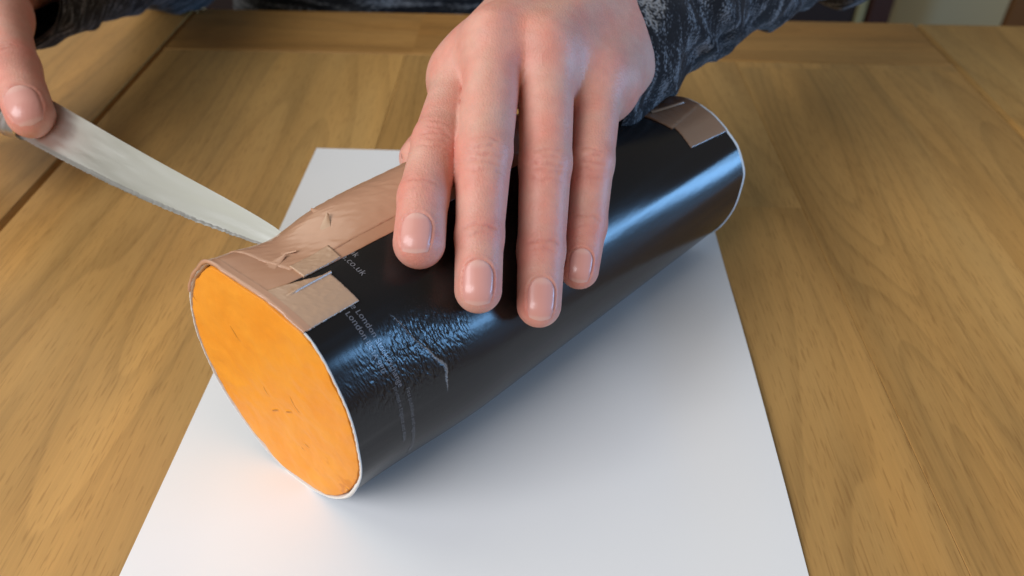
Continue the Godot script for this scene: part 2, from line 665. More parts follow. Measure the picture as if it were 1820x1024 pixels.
# ---------------------------------------------------------------- tube pieces
# a piece of tape: corners in (degrees, metres along), bent over the tube, with its own thickness and crumples
func tape(corners: Array, lift: float, crumple: float, sd: int, nu := 60, nv := 60) -> ArrayMesh:
	var nz := noise(1.0, sd, 3)
	var rag := noise(1.0, sd + 9, 2)
	var f := func(a: float, b: float) -> Vector3:
		# the outermost cells go down to the surface below: the tape's edge
		var ea := clampf((a * nu - 1.0) / (nu - 2.0), 0.0, 1.0)
		var eb := clampf((b * nv - 1.0) / (nv - 2.0), 0.0, 1.0)
		var q0: Vector2 = corners[0].lerp(corners[1], ea)
		var q1: Vector2 = corners[3].lerp(corners[2], ea)
		var q := q0.lerp(q1, eb)
		q.x += 0.16 * rag.get_noise_2d(q.y * 900.0, eb * 3.0)
		q.y += 0.00010 * rag.get_noise_2d(q.x * 0.9, ea * 3.0 + 20.0)
		var rim := a < 0.5 / nu or a > 1.0 - 0.5 / nu or b < 0.5 / nv or b > 1.0 - 0.5 / nv
		var w := nz.get_noise_2d(q.x * 0.13, q.y * 150.0)
		var w2 := nz.get_noise_2d(q.x * 0.45 + 30.0, q.y * 420.0)
		var up := crumple * (maxf(0.0, 0.42 - absf(w) * 2.2) * 1.3 + 0.25 * absf(w2))
		return tube_p(q.x, q.y, 0.00004 if rim else lift + up)
	return grid(nu, nv, f)

func letters(words: String, deg: float, s: float, height: float, slope: float) -> ArrayMesh:
	var t := TextMesh.new()
	var font := SystemFont.new()
	font.font_names = PackedStringArray(["Droid Sans"])
	t.font = font
	t.text = words
	t.font_size = 48
	t.pixel_size = 0.01
	t.depth = 0.0
	t.curve_step = 1.0
	t.horizontal_alignment = HORIZONTAL_ALIGNMENT_LEFT
	var arr := t.get_mesh_arrays()
	var v: PackedVector3Array = arr[Mesh.ARRAY_VERTEX]
	var idx: PackedInt32Array = arr[Mesh.ARRAY_INDEX] if arr[Mesh.ARRAY_INDEX] != null else PackedInt32Array(range(v.size()))
	var out := PackedVector3Array()
	for q in v:
		var p := q * (height / 0.48)
		var d := deg - rad_to_deg(p.x * 1.06 / 0.0415)
		out.append(tube_p(d, s + p.y + slope * p.x, 0.00013))
	return smooth_mesh(out, idx)

func height_to_normal(im: Image, scale: float) -> ImageTexture:
	var n := im.duplicate() as Image
	n.bump_map_to_normal_map(scale)
	return tex(n)

# ================================================================ the scene
func _ready() -> void:
	rng.seed = 7
	# ------------------------------------------------ camera
	var cam := Camera3D.new()
	cam.name = "camera"
	cam.transform = Transform3D(Basis(Vector3(0.99990, 0.01072, -0.00892), Vector3(-0.01395, 0.76860, -0.63958), Vector3(0.0, 0.63965, 0.76867)).orthonormalized(), Vector3(0, 0.22224, 0))
	cam.fov = 40.18
	cam.near = 0.01
	cam.far = 20.0
	var att := CameraAttributesPhysical.new()
	att.frustum_focal_length = 32.81
	att.frustum_focus_distance = 0.245
	att.exposure_aperture = 15.0
	att.frustum_near = 0.01
	att.frustum_far = 20.0
	cam.attributes = att
	add_child(cam)
	cam.current = true
	# ------------------------------------------------ air and exposure
	var we := WorldEnvironment.new()
	we.name = "environment"
	var env := Environment.new()
	env.background_mode = Environment.BG_COLOR
	env.background_color = lin(0.85, 0.76, 0.64)
	env.background_energy_multiplier = 0.21
	env.tonemap_mode = Environment.TONE_MAPPER_LINEAR
	env.tonemap_exposure = 1.17
	env.sdfgi_enabled = true
	env.ssao_enabled = true
	env.ssil_enabled = true
	we.environment = env
	add_child(we)
	# ------------------------------------------------ daylight from two windows beside and behind the camera
	window_light("window_light_left", Vector3(-0.92, 0.82, 0.55), Vector3(-0.02, 0.0, -0.16), Vector2(1.0, 0.8), Color(0.975, 0.98, 1.0), 1.75)
	window_light("window_light_right", Vector3(1.55, 0.17, -0.10), Vector3(0.0, 0.08, -0.15), Vector2(1.05, 0.18), Color(0.52, 0.76, 1.0), 1.65)
	window_light("bright_wall_behind_left", Vector3(-1.05, 1.35, -0.95), Vector3(-0.15, 0.0, -0.26), Vector2(1.6, 1.6), Color(1.0, 1.0, 0.95), 0.85)

	# ------------------------------------------------ the large structure
	build_room()
	build_table()
	build_paper()
	build_tube()
	build_knife()
	build_person()

func window_light(called: String, from: Vector3, to: Vector3, size: Vector2, c: Color, energy: float) -> void:
	var l := AreaLight3D.new()
	l.name = called
	l.area_size = size
	l.light_color = c
	l.light_energy = energy
	l.area_normalize_energy = true
	l.shadow_enabled = true
	l.area_range = 6.0
	l.area_attenuation = 2.0
	add_child(l)
	l.look_at_from_position(from, to, Vector3.UP)

func build_room() -> void:
	var floor_m := mat(lin(0.30, 0.26, 0.20), 0.8)
	structure("floor", slab(Vector3(-1.8, -0.80, -2.3), Vector3(2.2, -0.75, 1.2), 0.004), floor_m, "pale floor far below and beyond the table")
	var wall_m := mat(lin(0.78, 0.72, 0.48), 0.85)
	structure("wall", slab(Vector3(-1.8, -0.748, -2.3), Vector3(2.2, 1.6, -2.2), 0.004), wall_m, "cream wall behind the far edge of the table")
	# dark furniture out of focus beyond the table
	var dark := mat(lin(0.018, 0.007, 0.006), 0.5)
	var c := thing("cabinet", "dark brown cabinet out of focus beyond the far table edge, beside the sleeve", "cabinet", Vector3(0.60, -0.75, -1.75))
	part("cabinet_door", slab(Vector3(-1.30, 0.03, -0.2), Vector3(0.156, 1.1, 0.0), 0.004), dark, c)
	part("edge_strip", slab(Vector3(0.159, 0.03, -0.2), Vector3(0.180, 1.1, 0.002), 0.003), mat(lin(0.34, 0.29, 0.14), 0.6), c, "cream strip along the cabinet's side")
	part("side_post", slab(Vector3(0.183, 0.03, -0.2), Vector3(0.233, 1.1, 0.012), 0.004), mat(lin(0.045, 0.010, 0.005), 0.5), c, "dark red brown post")
	part("plinth", slab(Vector3(-1.30, 0.0, -0.2), Vector3(0.233, 0.028, -0.02), 0.002), dark, c)
	var d := thing("door_post", "brown wooden door post at the right edge, beyond the table corner", "door post", Vector3(1.10, -0.75, -1.75))
	part("post", slab(Vector3(0.0, 0.0, -0.02), Vector3(0.10, 2.0, 0.0), 0.004), mat(lin(0.19, 0.075, 0.018), 0.5), d)
	part("stop", slab(Vector3(0.103, 0.0, -0.06), Vector3(0.14, 2.0, -0.03), 0.003), mat(lin(0.17, 0.07, 0.018), 0.5), d)

func build_table() -> void:
	var t := thing("table", "oak table with honey coloured planks and a frame set round them", "table", Vector3(0, 0, 0))
	t.rotation.y = deg_to_rad(-1.0)
	var woods := []
	for k in 2:
		var im := wood_image(11 + 20 * k, 900, 1100, Vector2(0.30, 0.80), [3.2, 6.5][k])
		woods.append(tex(im))
	var wood := func(k: int, tint: Color) -> StandardMaterial3D:
		var m := mat(tint, 0.46, 0.38)
		m.albedo_texture = woods[k]
		m.heightmap_enabled = true
		m.heightmap_texture = woods[k]
		m.heightmap_scale = 0.012
		return m
	var sc := Vector2(1.0 / 0.30, 1.0 / 0.80)
	# the planks of the middle panel
	var xs := [-0.2500, -0.084, 0.030, 0.1405, 0.2878]
	var tints := [Color(1.0, 1.0, 0.99), Color(0.95, 0.94, 0.92), Color(0.99, 0.98, 0.97), Color(1.0, 0.98, 0.95), Color(0.94, 0.93, 0.92), Color(0.96, 0.97, 0.97)]
	for i in 4:
		var g := 0.00006
		part("plank", slab(Vector3(xs[i] + g, -0.024, -0.5135), Vector3(xs[i + 1] - g, 0.0, 0.30), 0.00025, sc, Vector2(0.13 + 0.37 * i, 0.21 * i)), wood.call(i % 2 if i < 4 else 1 - i % 2, tints[i]), t)
	var rail_m: StandardMaterial3D = wood.call(0, Color(0.93, 0.88, 0.82))
	part("stile", slab(Vector3(-0.43, -0.0245, -0.590), Vector3(-0.2527, 0.0, 0.40), 0.0022, sc, Vector2(0.61, 0.3)), wood.call(0, Color(0.95, 0.92, 0.88)), t)
	part("stile", slab(Vector3(0.2905, -0.0245, -0.590), Vector3(0.47, 0.0, 0.40), 0.0022, sc, Vector2(0.31, 0.55)), wood.call(0, Color(0.96, 0.95, 0.92)), t)
	part("rail", slab(Vector3(-0.2515, -0.0245, -0.590), Vector3(0.2885, 0.0, -0.5145), 0.0012, sc, Vector2(0.2, 0.1), true), rail_m, t)
	part("rail", slab(Vector3(-0.2515, -0.0245, 0.302), Vector3(0.2885, 0.0, 0.40), 0.0012, sc, Vector2(0.5, 0.4), true), rail_m, t)
	part("apron", slab(Vector3(-0.36, -0.115, -0.53), Vector3(0.40, -0.026, -0.51), 0.001, sc, Vector2(0.1, 0.6), true), rail_m, t)
	part("apron", slab(Vector3(-0.36, -0.115, 0.31), Vector3(0.40, -0.026, 0.33), 0.001, sc, Vector2(0.3, 0.6), true), rail_m, t)
	for x: float in [-0.42, 0.402]:
		for z: float in [-0.57, 0.31]:
			part("leg", slab(Vector3(x, -0.7495, z), Vector3(x + 0.058, -0.0255, z + 0.06), 0.003, sc, Vector2(x, z)), rail_m, t)

func build_paper() -> void:
	var w := 0.210
	var l := 0.297
	var nz := noise(7.0, 4, 2)
	var yaw := 0.03085
	var ax := Vector3(cos(yaw), 0, sin(yaw))
	var az := Vector3(-sin(yaw), 0, cos(yaw))
	var p0 := Vector3(-0.10995, 0, -0.38618)
	var f := func(top: float) -> Callable:
		return func(a: float, b: float) -> Vector3:
			var q := p0 + ax * (a * w) + az * (b * l)
			var e := sm(0.80, 1.0, a) * sm(0.25, 0.55, b) * (1.0 - sm(0.6, 1.0, b)) * 0.0018 + sm(0.12, 0.0, a) * sm(0.5, 1.0, b) * 0.0008
			return q + Vector3(0, 0.00012 + top + e + 0.00008 * (1.0 + nz.get_noise_2d(q.x * 3.0, q.z * 3.0)), 0)
	var v := PackedVector3Array()
	var idx := PackedInt32Array()
	var upper: Callable = f.call(0.00016)
	var lower: Callable = f.call(0.0)
	var m := grid(50, 70, upper, false)
	var st := SurfaceTool.new()
	st.begin(Mesh.PRIMITIVE_TRIANGLES)
	st.append_from(m, 0, Transform3D())
	st.append_from(grid(50, 70, lower, true), 0, Transform3D())
	for e in 4:
		var side := func(a: float, b: float) -> Vector3:
			var q: Vector2 = [Vector2(a, 0), Vector2(1, a), Vector2(1.0 - a, 1), Vector2(0, 1.0 - a)][e]
			return (upper if b < 0.5 else lower).call(q.x, q.y)
		st.append_from(grid(50, 1, side, false), 0, Transform3D())
	var pm := mat(lin(0.85, 0.855, 0.86), 0.6, 0.4)
	var o := part("sheet_of_paper", st.commit(), pm, self, "plain white sheet of paper lying on the table under the black tube")
	o.set_meta("category", "paper")

func build_tube() -> void:
	var t := thing("cardboard_tube", "glossy black card tube with an orange end, patched with brown tape, lying on white paper", "tube", Vector3.ZERO)
	# ---- black printed wrap: worn crease in its colour, crinkles in its relief
	var w := 1280
	var h := 1000
	var col := Image.create(w, h, false, Image.FORMAT_RGB8)
	var bump := Image.create(w, h, false, Image.FORMAT_RF)
	col.fill(Color(0.0122, 0.0105, 0.0108).linear_to_srgb())
	bump.fill(Color(0.5, 0.5, 0.5))
	var nr := noise(1.0, 31, 3)
	var nc := noise(1.0, 32, 2)
	var nj := noise(1.0, 33, 3)
	var ns := noise(1.0, 34, 2)
	# the visible half only: -60 .. 120 degrees
	for y in h:
		var s := TUBE_L * y / h
		for x in w:
			var deg := 360.0 * x / w
			var d := deg if deg < 180.0 else deg - 360.0
			if d < -70.0 or d > 120.0:
				continue
			var arc := d * 0.000714
			var b := 0.5 + 0.012 * ns.get_noise_2d(arc * 260.0, s * 60.0)
			# crinkled patch near the orange end
			var ds := (s - 0.024 - 0.0004 * (d - 30.0) * 0.4) / 0.019
			var da := (d - 30.0) / 17.0
			var m := exp(-pow(ds * ds + da * da, 1.4))
			if m > 0.02:
				var lean := s + arc * 0.16
				var rid := absf(nr.get_noise_2d(lean * 500.0, arc * 130.0))
				var cr := absf(nc.get_noise_2d(lean * 900.0 + 50.0, arc * 260.0))
				b += m * sm(-0.7, 0.2, nj.get_noise_2d(d * 0.11, s * 160.0)) * (0.46 * (0.35 - rid) + 0.20 * (0.35 - cr))
			# the worn crease running round the tube
			if d > 4.0 and d < 52.0 and s < 0.06:
				var u := (52.0 - d) / 48.0
				var path := 0.0242 + 0.0088 * sm(0.0, 0.8, u) - 0.0012 * sm(0.8, 1.0, u) + 0.0010 * nj.get_noise_2d(d * 0.09, 3.0) + 0.00025 * nj.get_noise_2d(d * 0.5, 7.0)
				var wide := (0.00028 + 0.00034 * sm(0.35, 0.7, u) * (1.0 - sm(0.75, 0.95, u))) * (1.0 + 0.8 * nj.get_noise_2d(d * 0.9, 9.0))
				var k := (1.0 - sm(wide * 0.6, wide, absf(s - path))) * sm(0.0, 0.08, u) * (1.0 - sm(0.86, 1.0, u))
				k *= sm(-0.25, 0.1, nj.get_noise_2d(d * 1.7, s * 1500.0) + 0.35 * sm(0.3, 0.5, u))
				if k > 0.01:
					var g := 0.19 + 0.09 * nj.get_noise_2d(d * 3.0, s * 4000.0)
					col.set_pixel(x, y, Color(0.012, 0.011, 0.012).lerp(Color(g * 1.05, g, g * 0.98), k).linear_to_srgb())
					b += 0.2 * k
				b += 0.09 * exp(-pow((s - path) / 0.0014, 2.0)) * sm(0.0, 0.2, u) * (1.0 - sm(0.8, 1.0, u))
			# flecks where the print is rubbed through
			var fl := nj.get_noise_2d(d * 1.6 + 60.0, s * 1700.0)
			if m > 0.05 and fl > 0.42 and d > 30.0:
				var g2 := 0.10 * sm(0.42, 0.6, fl) * m
				var pc := col.get_pixel(x, y).srgb_to_linear()
				col.set_pixel(x, y, Color(pc.r + g2, pc.g + g2, pc.b + g2).linear_to_srgb())
			bump.set_pixel(x, y, Color(clampf(b, 0, 1), 0, 0))
	var wrap := mat(Color.WHITE, 0.225, 0.40)
	wrap.albedo_texture = tex(col)
	wrap.heightmap_enabled = true
	wrap.heightmap_texture = tex(bump)
	wrap.heightmap_scale = 0.085
	wrap.anisotropy_enabled = false
	part("black_wrap", grid(300, 240, func(a: float, b: float) -> Vector3: return tube_p(a * 360.0, b * TUBE_L), true, true), wrap, t)
	# ---- white card edge at both ends
	var card := mat(lin(0.72, 0.70, 0.66), 0.8)
	var rag := noise(1.0, 41, 3)
	var edge := func(far: bool) -> Callable:
		return func(a: float, b: float) -> Vector3:
			var d := a * 360.0
			var x := cos(deg_to_rad(d)) * 3.0
			var y := sin(deg_to_rad(d)) * 3.0
			var j := rag.get_noise_2d(x * 5.0, y * 5.0)
			var tear := 0.0007 * exp(-pow((fposmod(d, 360.0) - 322.0) / 12.0, 2.0))
			var out: float = (1.0 if far else -1.0) * ((0.0016 if far else 0.0005) + 0.0002 * j + tear)
			var s := TUBE_L if far else 0.0
			var in_ := 0.0011 if far else 0.0007 + 0.0002 * j
			if b < 0.2:
				return tube_p(d, s, -0.00005 + tear * 0.6)
			if b < 0.4:
				return tube_p(d, s + out * 0.75, 0.00008 + tear * 0.8)
			if b < 0.6:
				return tube_p(d, s + out, -0.0002)
			if b < 0.8:
				return tube_p(d, s + out * 0.9, -in_)
			return tube_p(d, s - out * 3.0, -in_ - 0.0001)
	part("card_edge", grid(360, 4, edge.call(false), false, true), card, t, "white card edge round the orange end")
	part("card_edge", grid(240, 4, edge.call(true), true, true), card, t, "white card edge at the far end")
	# ---- far lid
	part("far_lid", grid(120, 8, func(a: float, b: float) -> Vector3: return tube_p(a * 360.0, TUBE_L - 0.001, -(tube_r(a * 360.0, TUBE_L) - 0.0009) * (1.0 - b) - 0.0008), true, true), card, t)
	# ---- orange end
	var n := 640
	var oc := Image.create(n, n, false, Image.FORMAT_RGB8)
	var ob := Image.create(n, n, false, Image.FORMAT_RF)
	var n1 := noise(1.0, 51, 4)
	var n2 := noise(1.0, 52, 3)
	var dents := [[0.17, 0.53, 0.030, 0.5], [0.34, 0.72, 0.045, -0.4], [0.62, 0.44, 0.09, -0.25], [0.40, 0.36, 0.06, 0.25], [0.30, 0.60, 0.05, 0.3], [0.75, 0.25, 0.07, 0.2]]
	var cuts := [[0.60, 0.565, 0.616, 0.535], [0.616, 0.535, 0.634, 0.522], [0.555, 0.47, 0.58, 0.485], [0.475, 0.425, 0.505, 0.445], [0.36, 0.73, 0.385, 0.685], [0.795, 0.245, 0.805, 0.235], [0.59, 0.32, 0.600, 0.318], [0.455, 0.52, 0.47, 0.49], [0.62, 0.36, 0.634, 0.352], [0.80, 0.27, 0.812, 0.262], [0.15, 0.745, 0.172, 0.735]]
	for y in n:
		for x in n:
			var u := float(x) / n
			var v := float(y) / n
			var tone := n1.get_noise_2d(u * 5.0, v * 5.0)
			var fine := n1.get_noise_2d(u * 42.0, v * 42.0)
			var c := Color(0.83, 0.325, 0.026).lerp(Color(0.81, 0.288, 0.017), clampf(0.4 + 0.9 * tone, 0, 1))
			c = c * (1.0 + 0.03 * fine)
			var b := 0.5 + 0.16 * tone + 0.025 * fine + 0.09 * n2.get_noise_2d(u * 13.0 + 8.0, v * 13.0)
			for q: Array in dents:
				var r2: float = (pow(u - q[0], 2.0) + pow(v - q[1], 2.0)) / (q[2] * q[2])
				if r2 < 6.0:
					b -= q[3] * 0.22 * exp(-r2)
			for q: Array in cuts:
				var pa := Vector2(q[0], q[1])
				var pb := Vector2(q[2], q[3])
				var pp := Vector2(u, v)
				if pp.distance_squared_to(pa) > 0.006:
					continue
				var k := clampf((pp - pa).dot(pb - pa) / pa.distance_squared_to(pb), 0, 1)
				var dd := pp.distance_to(pa.lerp(pb, k)) + 0.0012 * fine
				b -= 0.36 * exp(-pow(dd / 0.0036, 2.0)) - 0.10 * exp(-pow((dd - 0.009) / 0.005, 2.0))
				c = c.lerp(Color(0.30, 0.085, 0.004), 0.75 * exp(-pow(dd / (0.0020 * (1.3 - absf(k - 0.5) * 1.6)), 2.0)))
			var st := sm(0.30, 0.5, n2.get_noise_2d(u * 9.0 + 3.0, v * 9.0)) * exp(-(pow(u - 0.79, 2.0) + pow(v - 0.25, 2.0)) / 0.02)
			c = c.lerp(Color(0.62, 0.19, 0.012), 0.7 * st)
			oc.set_pixel(x, y, Color(clampf(c.r, 0, 1), clampf(c.g, 0, 1), clampf(c.b, 0, 1)).linear_to_srgb())
			ob.set_pixel(x, y, Color(clampf(b, 0, 1), 0, 0))
	var om := mat(Color.WHITE, 0.50, 0.45)
	om.albedo_texture = tex(oc)
	om.heightmap_enabled = true
	om.heightmap_texture = tex(ob)
	om.heightmap_scale = 0.06
	var orange_v := PackedVector3Array()
	var orange_uv := PackedVector2Array()
	var orange_i := PackedInt32Array()
	var na := 240
	var nb := 46
	var bulge := noise(1.0, 61, 3)
	for j in nb + 1:
		for i in na + 1:
			var d := 360.0 * i / na
			var k := sqrt(float(j) / nb) if j < nb - 4 else lerpf(sqrt(float(nb - 5) / nb), 1.0, float(j - (nb - 5)) / 5.0)
			var full := tube_r(d, 0.0)
			var gap := 0.0008 + 0.0006 * maxf(0.0, bulge.get_noise_2d(cos(deg_to_rad(d)) * 7.0, sin(deg_to_rad(d)) * 7.0)) + 0.0006 * exp(-pow((d - 85.0) / 28.0, 2.0))
			var r := (full - gap) * k
			var px := r * cos(deg_to_rad(d))
			var py := r * sin(deg_to_rad(d))
			var out := 0.0010 + 0.0006 * bulge.get_noise_2d(px * 60.0, py * 60.0) - 0.0009 * pow(k, 14.0)
			if j == nb:
				out = -0.004
			orange_v.append(TUBE_C + TUBE_B * px + Vector3(0, py, 0) + TUBE_A * (END_SKEW * px - out))
			orange_uv.append(Vector2(0.5 + px / 0.092, 0.5 + py / 0.098))
	for j in nb:
		for i in na:
			var p := j * (na + 1) + i
			var q := p + na + 1
			orange_i.append_array([p, q, p + 1, p + 1, q, q + 1])
	var wd := {}
	for j in nb + 1:
		wd[j * (na + 1)] = j * (na + 1) + na
	part("orange_end", smooth_mesh(orange_v, orange_i, orange_uv, PackedColorArray(), wd), om, t, "dented orange disc closing the near end")
	# ---- brown tape
	var tp := func(c: Color, rough: float) -> StandardMaterial3D:
		var m := mat(c, rough, 0.5)
		m.clearcoat_enabled = true
		m.clearcoat = 0.6
		m.clearcoat_roughness = 0.18
		return m
	var tan_a: StandardMaterial3D = tp.call(lin(0.53, 0.290, 0.180), 0.34)
	var tan_b: StandardMaterial3D = tp.call(lin(0.48, 0.250, 0.148), 0.32)
	var tan_c: StandardMaterial3D = tp.call(lin(0.50, 0.315, 0.200), 0.36)
	part("tape", tape([Vector2(81.0, 0.0005), Vector2(80.9, 0.196), Vector2(150, 0.196), Vector2(150, 0.0005)], 0.00022, 0.00018, 71, 110, 60), tan_b, t, "long strip of brown tape along the seam")
	part("tape", tape([Vector2(86.7, 0.0120), Vector2(86.3, 0.150), Vector2(146, 0.150), Vector2(146, 0.0008)], 0.00034, 0.00034, 72, 110, 60), tan_a, t, "second layer of brown tape, wrinkled near the orange end")
	part("tape", tape([Vector2(80.5, 0.0125), Vector2(81.4, 0.0258), Vector2(90.0, 0.0268), Vector2(89.0, 0.0129)], 0.00056, 0.00014, 73, 30, 30), tan_c, t, "small square of paler tape")
	part("tape", tape([Vector2(60.4, 0.0003), Vector2(60.8, 0.0183), Vector2(76.6, 0.0188), Vector2(83.0, 0.0006)], 0.00040, 0.00016, 74, 40, 40), tan_c, t, "paler patch of tape by the rim")
	# the tape folded over the rim
	part("tape", grid(70, 5, func(a: float, b: float) -> Vector3:
		var d := lerpf(60.5, 142.0, a)
		var j := rag.get_noise_2d(d * 0.16, 4.0)
		var thick := 0.0003 + 0.0005 * exp(-pow((d - 112.0) / 10.0, 2.0))
		return [tube_p(d, 0.0018, 0.00046), tube_p(d, 0.0002, 0.00056), tube_p(d, -0.0006 - 0.0003 * j, 0.00050 + thick * 0.7), tube_p(d, -0.0009 - 0.0003 * j, 0.0001 + thick * 0.3), tube_p(d, -0.0007, -0.0005 - 0.0002 * j), tube_p(d, 0.002, -0.0007)][int(round(b * 5.0))], true), tan_a, t, "tape folded over the rim above the orange end")
	# torn, lifted bits of tape
	for fl: Array in [[Vector2(97, 0.0295), 0.0075, 0.0012, 0.9, tan_c], [Vector2(101, 0.0150), 0.0060, 0.0007, 2.4, tan_a], [Vector2(93.5, 0.0085), 0.0075, 0.0007, 1.3, tan_a], [Vector2(108, 0.0355), 0.0055, 0.0006, 0.2, tan_a]]:
		var o2: Vector2 = fl[0]
		var ln: float = fl[1]
		var up: float = fl[2]
		var an: float = fl[3]
		var m2 := grid(14, 10, func(a: float, b: float) -> Vector3:
			var wide := (1.0 - 0.75 * a) * ln * 0.55
			var q := Vector2(a * ln, (b - 0.5) * wide).rotated(an)
			var lift := 0.0006 + up * a * a * (0.6 + 0.4 * sin(b * PI)) - 0.0004 * (1.0 - a)
			return tube_p(o2.x + rad_to_deg(q.x / 0.045), o2.y + q.y, lift), true)
		part("tape_flap", m2, fl[4], t, "torn lifted bit of tape")
	# the pressed-down fold by the small square
	part("tape_fold", grid(24, 6, func(a: float, b: float) -> Vector3:
		var q := Vector2(75.9, 0.0035).lerp(Vector2(76.9, 0.0193), a)
		return tube_p(q.x + (b - 0.5) * 1.3, q.y, 0.0004 + 0.0006 * sin(b * PI) * sm(0.0, 0.3, a)), true), tan_c, t)
	# far end tape
	var far_a: StandardMaterial3D = tp.call(lin(0.31, 0.170, 0.096), 0.45)
	var far_b: StandardMaterial3D = tp.call(lin(0.27, 0.142, 0.078), 0.45)
	part("tape", tape([Vector2(42.6, 0.1768), Vector2(39.6, 0.2016), Vector2(68, 0.2016), Vector2(60, 0.1780)], 0.00030, 0.00010, 75, 40, 30), far_a, t, "brown tape corner at the far end")
	part("tape", tape([Vector2(58.5, 0.1760), Vector2(64.0, 0.2016), Vector2(150, 0.2016), Vector2(150, 0.160)], 0.00045, 0.00050, 76, 60, 40), far_b, t, "brown tape round the top of the far end")
	part("tape_fold", grid(30, 6, func(a: float, b: float) -> Vector3:
		var q := Vector2(79.0, 0.1775).lerp(Vector2(73.0, 0.197), a)
		return tube_p(q.x + (b - 0.5) * 5.5 * (1.0 - 0.6 * a), q.y, 0.0007 + 0.0006 * sin(b * PI)), true), far_a, t)
	# ---- printed lettering
	var ink := mat(lin(0.21, 0.20, 0.21), 0.22, 0.48)
	var faint := mat(lin(0.13, 0.125, 0.13), 0.22, 0.48)
	for q: Array in [
		[".uk", 83.4, 0.0297, 0.0026, 0.0, ink], ["n.co.uk", 82.2, 0.0268, 0.0027, -0.06, ink],
		["e London Stock Exchange", 61.0, 0.0158, 0.0023, 0.06, ink], [", London EC1A 9PD", 61.2, 0.0130, 0.0023, 0.05, ink],
		["First published and registered in England", 20.5, 0.0192, 0.0018, -0.01, faint], ["printed in England and Wales", 24.5, 0.0155, 0.0018, 0.0, faint]]:
		part("lettering", letters(q[0], q[1], q[2], q[3], q[4]), q[5], t)

func build_knife() -> void:
	var tip := Vector3(-0.0675, 0.0735, -0.1935)
	var spine_root := Vector3(-0.1968, 0.0665, -0.3057)
	var edge_root := Vector3(-0.1935, 0.0569, -0.2852)
	var ax := (edge_root - tip).normalized()
	var t := thing("kitchen_knife", "small serrated kitchen knife held at left, its blade tip behind the tube", "knife")
	var across := (edge_root - spine_root)
	across = (across - ax * across.dot(ax)).normalized()      # from the spine to the cutting edge
	var nrm := ax.cross(across).normalized()
	if nrm.y < 0.0:
		nrm = -nrm
	var length := (edge_root - tip).length() + 0.026
	var wide := 0.0176
	var rag := noise(1.0, 81, 2)
	# the blade's outline at distance x from the tip: the spine bows down to the tip, the edge stays nearly straight
	var belly := func(x: float) -> float: return 0.0032 * sin(pow(clampf(x / length, 0.0, 1.0), 0.8) * PI)
	var up_of := func(x: float) -> float:
		var k := clampf(x / 0.125, 0.0, 2.0)
		return -wide * pow(k, 0.43) + belly.call(x)
	var low_of := belly
	var steel := mat(lin(0.57, 0.58, 0.56), 0.30, 0.5)
	steel.metallic = 1.0
	var scuff := NoiseTexture2D.new()
	scuff.width = 512
	scuff.height = 512
	scuff.seamless = true
	var sn := noise(0.006, 83, 3)
	scuff.noise = sn
	var gr := Gradient.new()
	gr.set_color(0, Color(0.27, 0.27, 0.27))
	gr.set_color(1, Color(0.46, 0.46, 0.46))
	scuff.color_ramp = gr
	steel.roughness = 1.0
	steel.roughness_texture = scuff
	var nu := 220
	var blade := func(side: float) -> Callable:
		return func(a: float, b: float) -> Vector3:
			var x := a * length
			var u: float = up_of.call(x)
			var l: float = low_of.call(x)
			var tooth := 0.00034 * (fposmod(x * 430.0 + 0.6 * rag.get_noise_1d(x * 300.0), 1.0)) * sm(0.004, 0.02, x) + 0.0002 * rag.get_noise_1d(x * 900.0)
			var y := lerpf(u, l + tooth, b)
			var thick := 0.00040 * (1.0 if b < 0.90 else (1.0 - b) / 0.10) * sm(-0.004, 0.02, x) + 0.00004
			return tip + ax * x + across * y + nrm * (side * thick)
	var st := SurfaceTool.new()
	st.begin(Mesh.PRIMITIVE_TRIANGLES)
	for s: float in [-1.0, 1.0]:
		var f: Callable = blade.call(s)
		# the flat and the ground edge apart, so the bevel stays crisp
		st.append_from(grid(nu, 8, func(a: float, b: float) -> Vector3: return f.call(a, b * 0.90), s < 0.0), 0, Transform3D())
		st.append_from(grid(nu, 4, func(a: float, b: float) -> Vector3: return f.call(a, 0.90 + b * 0.10), s < 0.0), 0, Transform3D())
	var fp: Callable = blade.call(1.0)
	var fm: Callable = blade.call(-1.0)
	st.append_from(grid(nu, 1, func(a: float, b: float) -> Vector3: return (fp if b > 0.5 else fm).call(a, 0.0)), 0, Transform3D())
	part("blade", st.commit(), steel, t)
	# bolster and handle, mostly outside the picture
	var hx := length - 0.004
	var ring := func(r0: float, r1: float, x0: float, x1: float, bump: float) -> Callable:
		return func(a: float, b: float) -> Vector3:
			var k := sin(clampf(b, 0.0, 1.0) * PI)
			var r := lerpf(r0, r1, b) * (1.0 if bump == 0.0 else pow(k, 0.25)) + bump * k
			var x := lerpf(x0, x1, b)
			var c := cos(a * TAU)
			var s := sin(a * TAU)
			return tip + ax * x - across * (wide * 0.5) + across * (r * 1.15 * signf(c) * pow(absf(c), 0.75)) + nrm * (r * 0.62 * signf(s) * pow(absf(s), 0.75))
	part("bolster", grid(32, 10, ring.call(0.0085, 0.0095, hx, hx + 0.012, 0.0), false, true), steel, t)
	part("handle", grid(32, 40, ring.call(0.0095, 0.0105, hx + 0.012, hx + 0.122, 0.001), false, true), mat(lin(0.02, 0.016, 0.016), 0.4), t)

